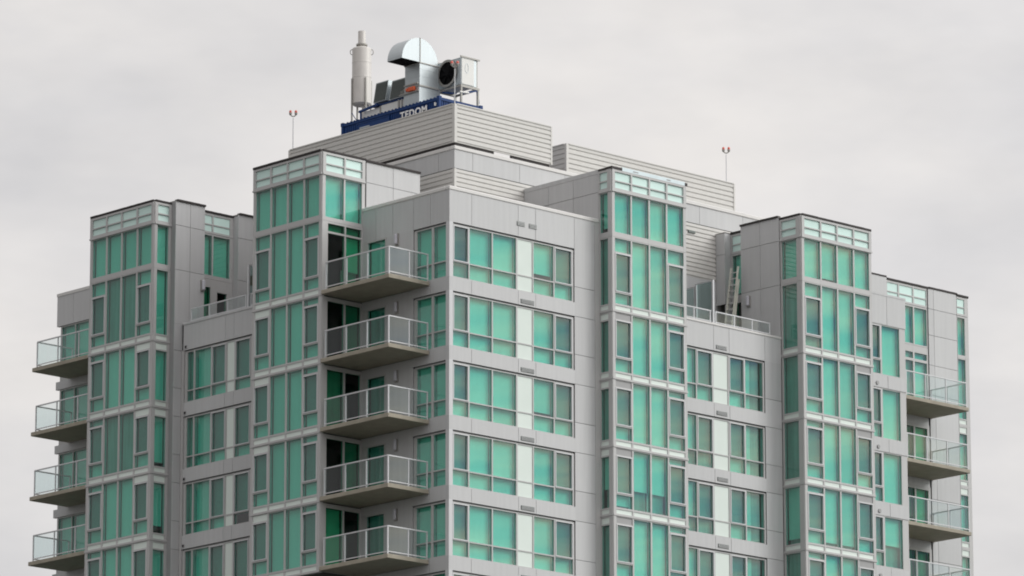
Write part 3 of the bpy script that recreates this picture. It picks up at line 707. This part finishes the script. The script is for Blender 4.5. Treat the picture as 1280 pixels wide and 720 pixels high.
# exhaust stack
e = empty('exhaust_stack', (6.6, 12.67, ZB+CT), 'tall pale cylindrical exhaust stack on legs at the far end of the blue container', 'exhaust stack')
z = lambda v: v-CT
mb = MB(); mb.lathe((0, 0, 0), [(.34, z(10.58)), (.405, z(10.64)), (.405, z(13.02)), (.38, z(13.05)), (.15, z(13.10))], 32)
for q in (11.75, 12.4): mb.lathe((0, 0, 0), [(.407, z(q)), (.412, z(q)+.01), (.412, z(q)+.03), (.407, z(q)+.04)], 32)
mb.build('drum', 'stack', e, smooth=True)
mb = MB(); mb.lathe((0, 0, 0), [(.16, z(13.1)), (.16, z(13.80))], 20); mb.build('pipe', 'stack', e, smooth=True)
mb = MB(); mb.lathe((0, 0, 0), [(.2, z(13.17)), (.24, z(13.18)), (.24, z(13.24)), (.2, z(13.25))], 20); mb.build('collar', 'steel_dull', e, smooth=True)
for t in (0, 1, 2, 3):
    a = math.radians(47+180*.5*t+25)
    c = Vector((math.cos(a), math.sin(a), 0))*.435
    mb = MB(); mb.box(c.x-.03, c.x+.03, c.y-.03, c.y+.03, 0, z(11.70)); mb.build('leg', 'steel_dull', e)
for q in (-1, 1):
    d = Vector((.73, -.68, 0))*q
    mb = MB(); pr = None
    for i in range(8):
        t = math.pi*(-.5+i/7*1.15); p = d*(.40+.08*math.cos(t)*1.1)+Vector((0, 0, z(12.9)+.12*math.sin(t)))
        if pr: mb.tube(pr, p, .018, .018, 6)
        pr = p
    mb.build('lifting_lug', 'steel_dull', e)
mb = MB(); mb.tube((.05, -.1, 0), (.05, -.1, z(10.6)), .09, .09, 12); mb.build('inlet_pipe', 'stack', e, smooth=True)

# gooseneck duct
a, b = 5.78, 8.14
e = empty('gooseneck_duct', (a+.5, b+.45, ZB+CT), 'galvanised gooseneck air duct with half round hood in the middle of the blue container', 'air duct')
X0, X1, Y0, Y1 = -.5, .54, -.45, .45
mb = MB(); mb.box(X0, X1, Y0, Y1, z(10.42), z(11.36)); 
for q in (10.8, 11.1): mb.box(X0-.006, X1+.006, Y0-.006, Y1+.006, z(q), z(q)+.012)
mb.build('riser', 'steel', e)
mb = MB(); mb.box(X0-.03, X1+.03, Y0-.03, Y1+.03, z(11.345), z(11.385)); mb.box(X0-.04, X1+.04, Y0-.04, Y1+.04, z(10.36), z(10.42)); mb.build('flange', 'steel_dull', e)
mb = MB(); n = 24; Rr = 1.0; k = len(mb.v); zc_ = z(11.385); xc = X0+.02
prof = [(xc+Rr*math.cos(math.pi*i/n), zc_+Rr*1.02*math.sin(math.pi*i/n)) for i in range(n+1)]
for y in (Y0, Y1):
    for x, zz_ in prof: mb.v.append((x, y, zz_))
    mb.v.append((xc, y, zc_))
m = n+2
for i in range(n):
    mb.f.append((k+i, k+i+1, k+m+i+1, k+m+i)); mb.mi.append(0)
    mb.f.append((k+n+1, k+i, k+i+1)); mb.mi.append(0); mb.f.append((k+m+n+1, k+m+i+1, k+m+i)); mb.mi.append(0)
mb.build('hood', 'steel', e)
mb = MB(); mb.box(xc-Rr, xc-.02, Y0+.015, Y1-.015, zc_-.012, zc_+.006); mb.build('outlet', 'black', e)
mb = MB(); mb.box(xc-.018, xc+.018, Y0-.02, Y0+.01, zc_, zc_+Rr*1.02)
for i in (0, 1): mb.box(xc-.018, xc+.018, Y0, Y1, zc_+Rr*1.02, zc_+Rr*1.02+.02)
mb.build('seam_rib', 'steel_dull', e)
mb = MB(); mb.box(X0-.02, X1+.1, Y0+.0, Y1+.05, 0.02, z(10.36)); mb.build('base', 'steel', e)
mb = MB(); mb.box(X0-.16, X0-.04, -.26, .14, z(10.2), z(10.38)); mb.tube((X0-.1, .14, z(10.29)), (X0-.1, .24, z(10.29)), .08); mb.build('actuator', 'orange', e, bevel=.02)
mb = MB(); mb.bar((X0-.08, -.42, z(10.5)), (X0-.08, .42, z(10.5)), .05); mb.bar((X0-.08, -.5, z(10.16)), (X0-.08, .72, z(10.16)), .04)
for i in range(4): mb.bar((X0-.08, .3+i*.1, z(10.16)), (X0-.08, .3+i*.1, z(10.34)), .02)
mb.build('linkage', 'steel_dull', e)

# fan cooler on a stand
fx, fy = 7.03, 6.98
e = empty('fan_cooler', (fx, fy, ZB+CT), 'boxed cooler with round black fan on a steel stand at the near container end', 'cooler')
Z0, Z1 = z(10.46), z(11.60)
mb = MB(); L_ = 1.42
mb.box(.0, .86, .0, L_, Z0, Z1); mb.build('casing', ['steel'], e)
mb = MB(); mb.box(.03, .70, -.02, .001, Z0+.02, Z1-.01); mb.build('end_panel', 'whitebox', e)
mb = MB()
for i in range(20):
    t0, t1 = 2*math.pi*i/20, 2*math.pi*(i+1)/20
    mb.bar((.30+.09*math.cos(t0), -.026, .55*(Z0+Z1)+.2*math.sin(t0)), (.30+.09*math.cos(t1), -.026, .55*(Z0+Z1)+.2*math.sin(t1)), .014)
mb.build('emblem', 'steel', e)
cy, cz = .80, (Z0+Z1)/2+.02
mb = MB(); mb.tube((-.012, cy, cz), (.003, cy, cz), .52, .52, 36); mb.build('fan_opening', 'black', e)
mb = MB(); pr = None
for i in range(37):
    t = 2*math.pi*i/36; p = (-.06, cy+.535*math.cos(t), cz+.535*math.sin(t))
    if pr: mb.bar(pr, p, .028, .10)
    pr = p
mb.build('fan_ring', 'steel_dull', e)
mb = MB(); mb.tube((-.07, cy, cz), (-.015, cy, cz), .12, .12, 16)
for i in range(7):
    t = 2*math.pi*i/7; d = Vector((0, math.cos(t), math.sin(t))); w = Vector((0, -math.sin(t), math.cos(t)))
    c = [Vector((-.05, cy, cz))+d*r+w*s_*ww+Vector((x_, 0, 0)) for r, ww in ((.12, .06), (.47, .13)) for s_, x_ in ((-1, -.02), (1, .02))]
    f_ = [c[0], c[1], c[3], c[2]]
    mb.quad8(f_+[q+Vector((.008, 0, 0)) for q in f_])
mb.build('fan_blades', 'black', e)
mb = MB()
for y in (.02, L_-.06): mb.box(.86, .94, y, y+.08, Z0-.1, Z1+.06)
mb.bar((-.06, -.03, Z1+.03), (1.02, -.03, Z1+.03), .05, .06); mb.bar((-.06, L_, Z1+.03), (1.02, L_, Z1+.03), .05, .06)
for y in (-.02, L_-.06): mb.box(-.02, 1.02, y, y+.08, Z0-.12, Z0-.02)
for x in (-.02, .94): mb.box(x, x+.08, .061, L_-.061, Z0-.11, Z0-.03)
for x in (-.01, .92):
    for y in (-.015, L_-.06): mb.box(x, x+.075, y, y+.075, .02, Z0-.12)
mb.build('stand', 'steel_dull', e)
mb = MB(); mb.bar((.03, .02, z(10.05)), (.92, .02, z(10.33)), .06); mb.bar((.92, .02, z(10.33)), (1.0, .02, z(9.8)), .06); mb.bar((.0, .3, z(10.1)), (.0, 1.1, z(10.3)), .06); mb.build('brace', 'blue', e)
mb = MB(); mb.tube((-.05, .02, z(10.11)), (.4, -.02, z(10.13)), .05, .05, 10); mb.build('pipe', 'whitebox', e, smooth=True)

# intake hoods on boxes
def hood(yc, w, z0, z1, label):
    e = empty('intake_hood', (6.3, yc, ZB+z0), label, 'intake hood', 'intake hoods on the container')
    h = z1-z0; mb = MB()
    # wedge leaning back
    y0, y1 = -w/2, w/2
    mb.quad8([(-.14, y0, 0), (.75, y0, 0), (.75, y1, 0), (-.14, y1, 0), (.02, y0, h), (.75, y0, h), (.75, y1, h), (.02, y1, h)])
    mb.build('housing', 'steel', e)
    mb = MB(); n = 14
    for i in range(n):
        t0 = .05+.9*i/n; t1 = t0+.9/n*.6
        xa, xb = -.14+.16*t0, -.14+.16*t1
        mb.quad8([(xa-.03, y0+.05, h*t0), (xa-.002, y0+.05, h*t0), (xa-.002, y1-.05, h*t0), (xa-.03, y1-.05, h*t0), (xb-.03, y0+.05, h*t1-.0), (xb-.002, y0+.05, h*t1), (xb-.002, y1-.05, h*t1), (xb-.03, y1-.05, h*t1)])
    mb.quad8([(-.142, y0+.04, .03), (-.139, y0+.04, .03), (-.139, y1-.04, .03), (-.142, y1-.04, .03), (.018-.004, y0+.04, h-.03), (.018, y0+.04, h-.03), (.018, y1-.04, h-.03), (.018-.004, y1-.04, h-.03)])
    mb.build('grille', 'grille', e)
hood(11.05, .78, 10.34, 11.24, 'slanted intake hood with dark grille standing nearer the exhaust stack')
hood(9.98, .92, 10.28, 11.14, 'slanted intake hood with dark grille right beside the gooseneck duct')
e = empty('duct_box', (6.25, 10.6, ZB+CT), 'long low white duct box under the two intake hoods', 'duct box')
mb = MB(); mb.box(0, .9, -.95, .45, .02, .58); mb.box(0, .9, .5, 1.52, .02, .52); mb.build('casing', 'whitebox', e, bevel=.015)
mb = MB(); mb.box(-.03, .93, -.97, 1.0, .585, .64); mb.bar((-.1, .55, .62), (-.1, 1.7, .52), .09); mb.bar((-.1, 1.6, .05), (-.1, 1.6, .55), .06); mb.bar((-.08, 1.75, .02), (-.3, 1.95, .5), .03); mb.build('pipework', 'blue', e)
mb = MB(); mb.box(-.04, .0, -.72, -.64, .02, .6); mb.box(-.04, 0, -.9, -.84, .02, .6); mb.box(-.02, .0, .44, .52, .02, .55); mb.build('bracket', 'steel_dull', e)

# ladder
e = empty('ladder', (18.45, 3.05, ZB), 'pale fibreglass extension ladder leaning on the grey terrace wall', 'ladder')
foot = Vector((.0, 0, .03)); topp = Vector((.62, .0, 3.95)); d = (topp-foot)
for s_, nm in ((-.24, 'rail'), (.24, 'rail')):
    mb = MB(); mb.bar(foot+Vector((0, s_, 0)), foot+Vector((0, s_, 0))+d*.86, .045, .09); mb.bar(foot+Vector((-.07, s_*.84, 0))+d*.22, foot+Vector((-.07, s_*.84, 0))+d, .04, .08)
    mb.build('rail', 'fibre', e)
mb = MB()
for i in range(12):
    c = foot+d*(.05+i*.068); mb.tube(c+Vector((0, -.23, 0)), c+Vector((0, .23, 0)), .02, .02, 8)
for i in range(11):
    c = foot+Vector((-.07, 0, 0))+d*(.26+i*.068); mb.tube(c+Vector((0, -.19, 0)), c+Vector((0, .19, 0)), .02, .02, 8)
mb.build('rungs', 'alu', e)

# ------------------------------------------------------------------ ground
mb = MB(); s_ = 6000
mb.v = [(-s_, -s_, 0), (s_, -s_, 0), (s_, s_, 0), (-s_, s_, 0)]; mb.f = [(0, 1, 2, 3)]; mb.mi = [0]
structure(mb.build('ground', 'ground'))

# ------------------------------------------------------------------ camera
F_PX, PITCH, YAW, ROLL = 6413.03, 13.159, 46.788, -.056
cam = bpy.data.cameras.new('camera'); co = bpy.data.objects.new('camera', cam); COL.objects.link(co)
a_, b_, r_ = map(math.radians, (YAW, PITCH, ROLL))
fw = Vector((math.cos(a_)*math.cos(b_), math.sin(a_)*math.cos(b_), math.sin(b_)))
rt = Vector((math.sin(a_), -math.cos(a_), 0)); up = rt.cross(fw)
rt2 = rt*math.cos(r_)+up*math.sin(r_); up2 = -rt*math.sin(r_)+up*math.cos(r_)
m = Matrix((rt2, up2, -fw)).transposed().to_4x4(); m.translation = Vector((-130.892, -142.879, -45.788+ZB)); co.matrix_world = m
cam.sensor_width = 36; cam.lens = F_PX/1280*36; cam.clip_start = 1; cam.clip_end = 20000
sc.camera = co

# ------------------------------------------------------------------ light
SUN = Vector((.62, -.70, .58)).normalized()
sl = bpy.data.lights.new('sun', 'SUN'); so = bpy.data.objects.new('sun', sl); COL.objects.link(so)
sl.energy = 1.5; sl.angle = math.radians(30); sl.color = (1, .975, .945)
so.rotation_euler = (-SUN).to_track_quat('-Z', 'Y').to_euler()
w = bpy.data.worlds.new('World'); sc.world = w; w.use_nodes = True
nt = w.node_tree; nt.nodes.clear(); L = nt.links.new
out = nd(nt, 'ShaderNodeOutputWorld'); bg = nd(nt, 'ShaderNodeBackground', Strength=.1); L(bg.outputs[0], out.inputs['Surface'])
sky = nd(nt, 'ShaderNodeTexSky'); sky.sky_type = 'NISHITA'; sky.sun_disc = False
sky.sun_elevation = math.asin(SUN.z); sky.sun_rotation = math.atan2(SUN.x, SUN.y)
tc = nd(nt, 'ShaderNodeTexCoord')
def vm(op, a, b=None, scale=None):
    n = nd(nt, 'ShaderNodeVectorMath', operation=op)
    for i, x in enumerate((a, b)):
        if x is None: continue
        if isinstance(x, tuple): n.inputs[i].default_value = x
        else: L(x, n.inputs[i])
    if scale is not None:
        if isinstance(scale, (int, float)): n.inputs['Scale'].default_value = scale
        else: L(scale, n.inputs['Scale'])
    return n
def ma(op, a, b=0., c=None, clamp=False):
    n = nd(nt, 'ShaderNodeMath', operation=op); n.use_clamp = clamp
    for i, x in enumerate((a, b, c)):
        if x is None: continue
        if isinstance(x, (int, float)): n.inputs[i].default_value = x
        else: L(x, n.inputs[i])
    return n.outputs[0]
D = tc.outputs['Generated']
def noise(scl, sc3, det=5., rough=.55, dist=0.):
    mp = nd(nt, 'ShaderNodeMapping'); mp.inputs['Scale'].default_value = sc3; L(D, mp.inputs['Vector'])
    n = nd(nt, 'ShaderNodeTexNoise', Scale=scl, Detail=det, Roughness=rough, Distortion=dist); L(mp.outputs['Vector'], n.inputs['Vector']); return n.outputs['Fac']
def mixc(f, a, b):
    n = nd(nt, 'ShaderNodeMix', data_type='RGBA')
    if isinstance(f, (int, float)): n.inputs['Factor'].default_value = f
    else: L(f, n.inputs['Factor'])
    for i, x in ((6, a), (7, b)):
        if isinstance(x, tuple): n.inputs[i].default_value = (*x, 1)
        else: L(x, n.inputs[i])
    return n.outputs[2]
# even overcast, faintly mottled
n1 = noise(9., (1, 1, 2.2)); n2 = noise(26., (1, 1, 2.5), 4.)
mott = ma('ADD', ma('MULTIPLY', ma('SUBTRACT', n1, .5), .40), ma('MULTIPLY', ma('SUBTRACT', n2, .5), .22))
base = mixc(ma('ADD', ma('MULTIPLY', ma('SUBTRACT', n1, .5), 2.2), .5, clamp=True), (7.25, 7.13, 7.22), (8.4, 8.02, 7.66))
# brighter cloud towards the hidden sun
sd = vm('DOT_PRODUCT', D, tuple(SUN)).outputs['Value']
glow = ma('MULTIPLY', ma('POWER', ma('MAXIMUM', sd, 0.), 2.), 2.4)
base = vm('SCALE', base, scale=ma('ADD', ma('ADD', 1., mott), glow)).outputs[0]
# sky dimmed out of view on the left, added to darken left-facing reflections
ls = vm('DOT_PRODUCT', D, (-.68, .73, 0)).outputs['Value']
lm_ = nd(nt, 'ShaderNodeMapRange'); lm_.interpolation_type = 'SMOOTHSTEP'; lm_.inputs['From Min'].default_value = .78; lm_.inputs['From Max'].default_value = .96; lm_.inputs['To Min'].default_value = 1.; lm_.inputs['To Max'].default_value = .46; L(ls, lm_.inputs['Value'])
base = vm('SCALE', base, scale=lm_.outputs[0]).outputs[0]
# broken, streaky cloud low on that side of the sky
fr_ = vm('DOT_PRODUCT', D, (.68, -.73, 0)).outputs['Value']
side = nd(nt, 'ShaderNodeMapRange'); side.interpolation_type = 'SMOOTHSTEP'; side.inputs['From Min'].default_value = .6; side.inputs['From Max'].default_value = .9; L(fr_, side.inputs['Value'])
st = noise(1., (3, 3, 105), 7., .62, .2)
stc = nd(nt, 'ShaderNodeValToRGB'); L(st, stc.inputs['Fac'])
cr = stc.color_ramp; cr.elements[0].position = .36; cr.elements[0].color = (1.8, 4.3, 6.8, 1); cr.elements[1].position = .64; cr.elements[1].color = (13.5, 12.9, 9.8, 1)
base = mixc(ma('MULTIPLY', side.outputs[0], .9), base, stc.outputs['Color'])
final = mixc(.93, sky.outputs['Color'], base)
L(final, bg.inputs['Color'])

sc.view_settings.view_transform = 'Standard'; sc.view_settings.look = 'None'; sc.view_settings.exposure = 0; sc.view_settings.gamma = 1
sc.render.engine = 'CYCLES'
cy_ = sc.cycles; cy_.max_bounces = 8; cy_.diffuse_bounces = 3; cy_.glossy_bounces = 4; cy_.transparent_max_bounces = 24; cy_.transmission_bounces = 4; cy_.filter_width = 1.9
cy_.use_denoising = True
sc.render.resolution_x = 1024; sc.render.resolution_y = 576
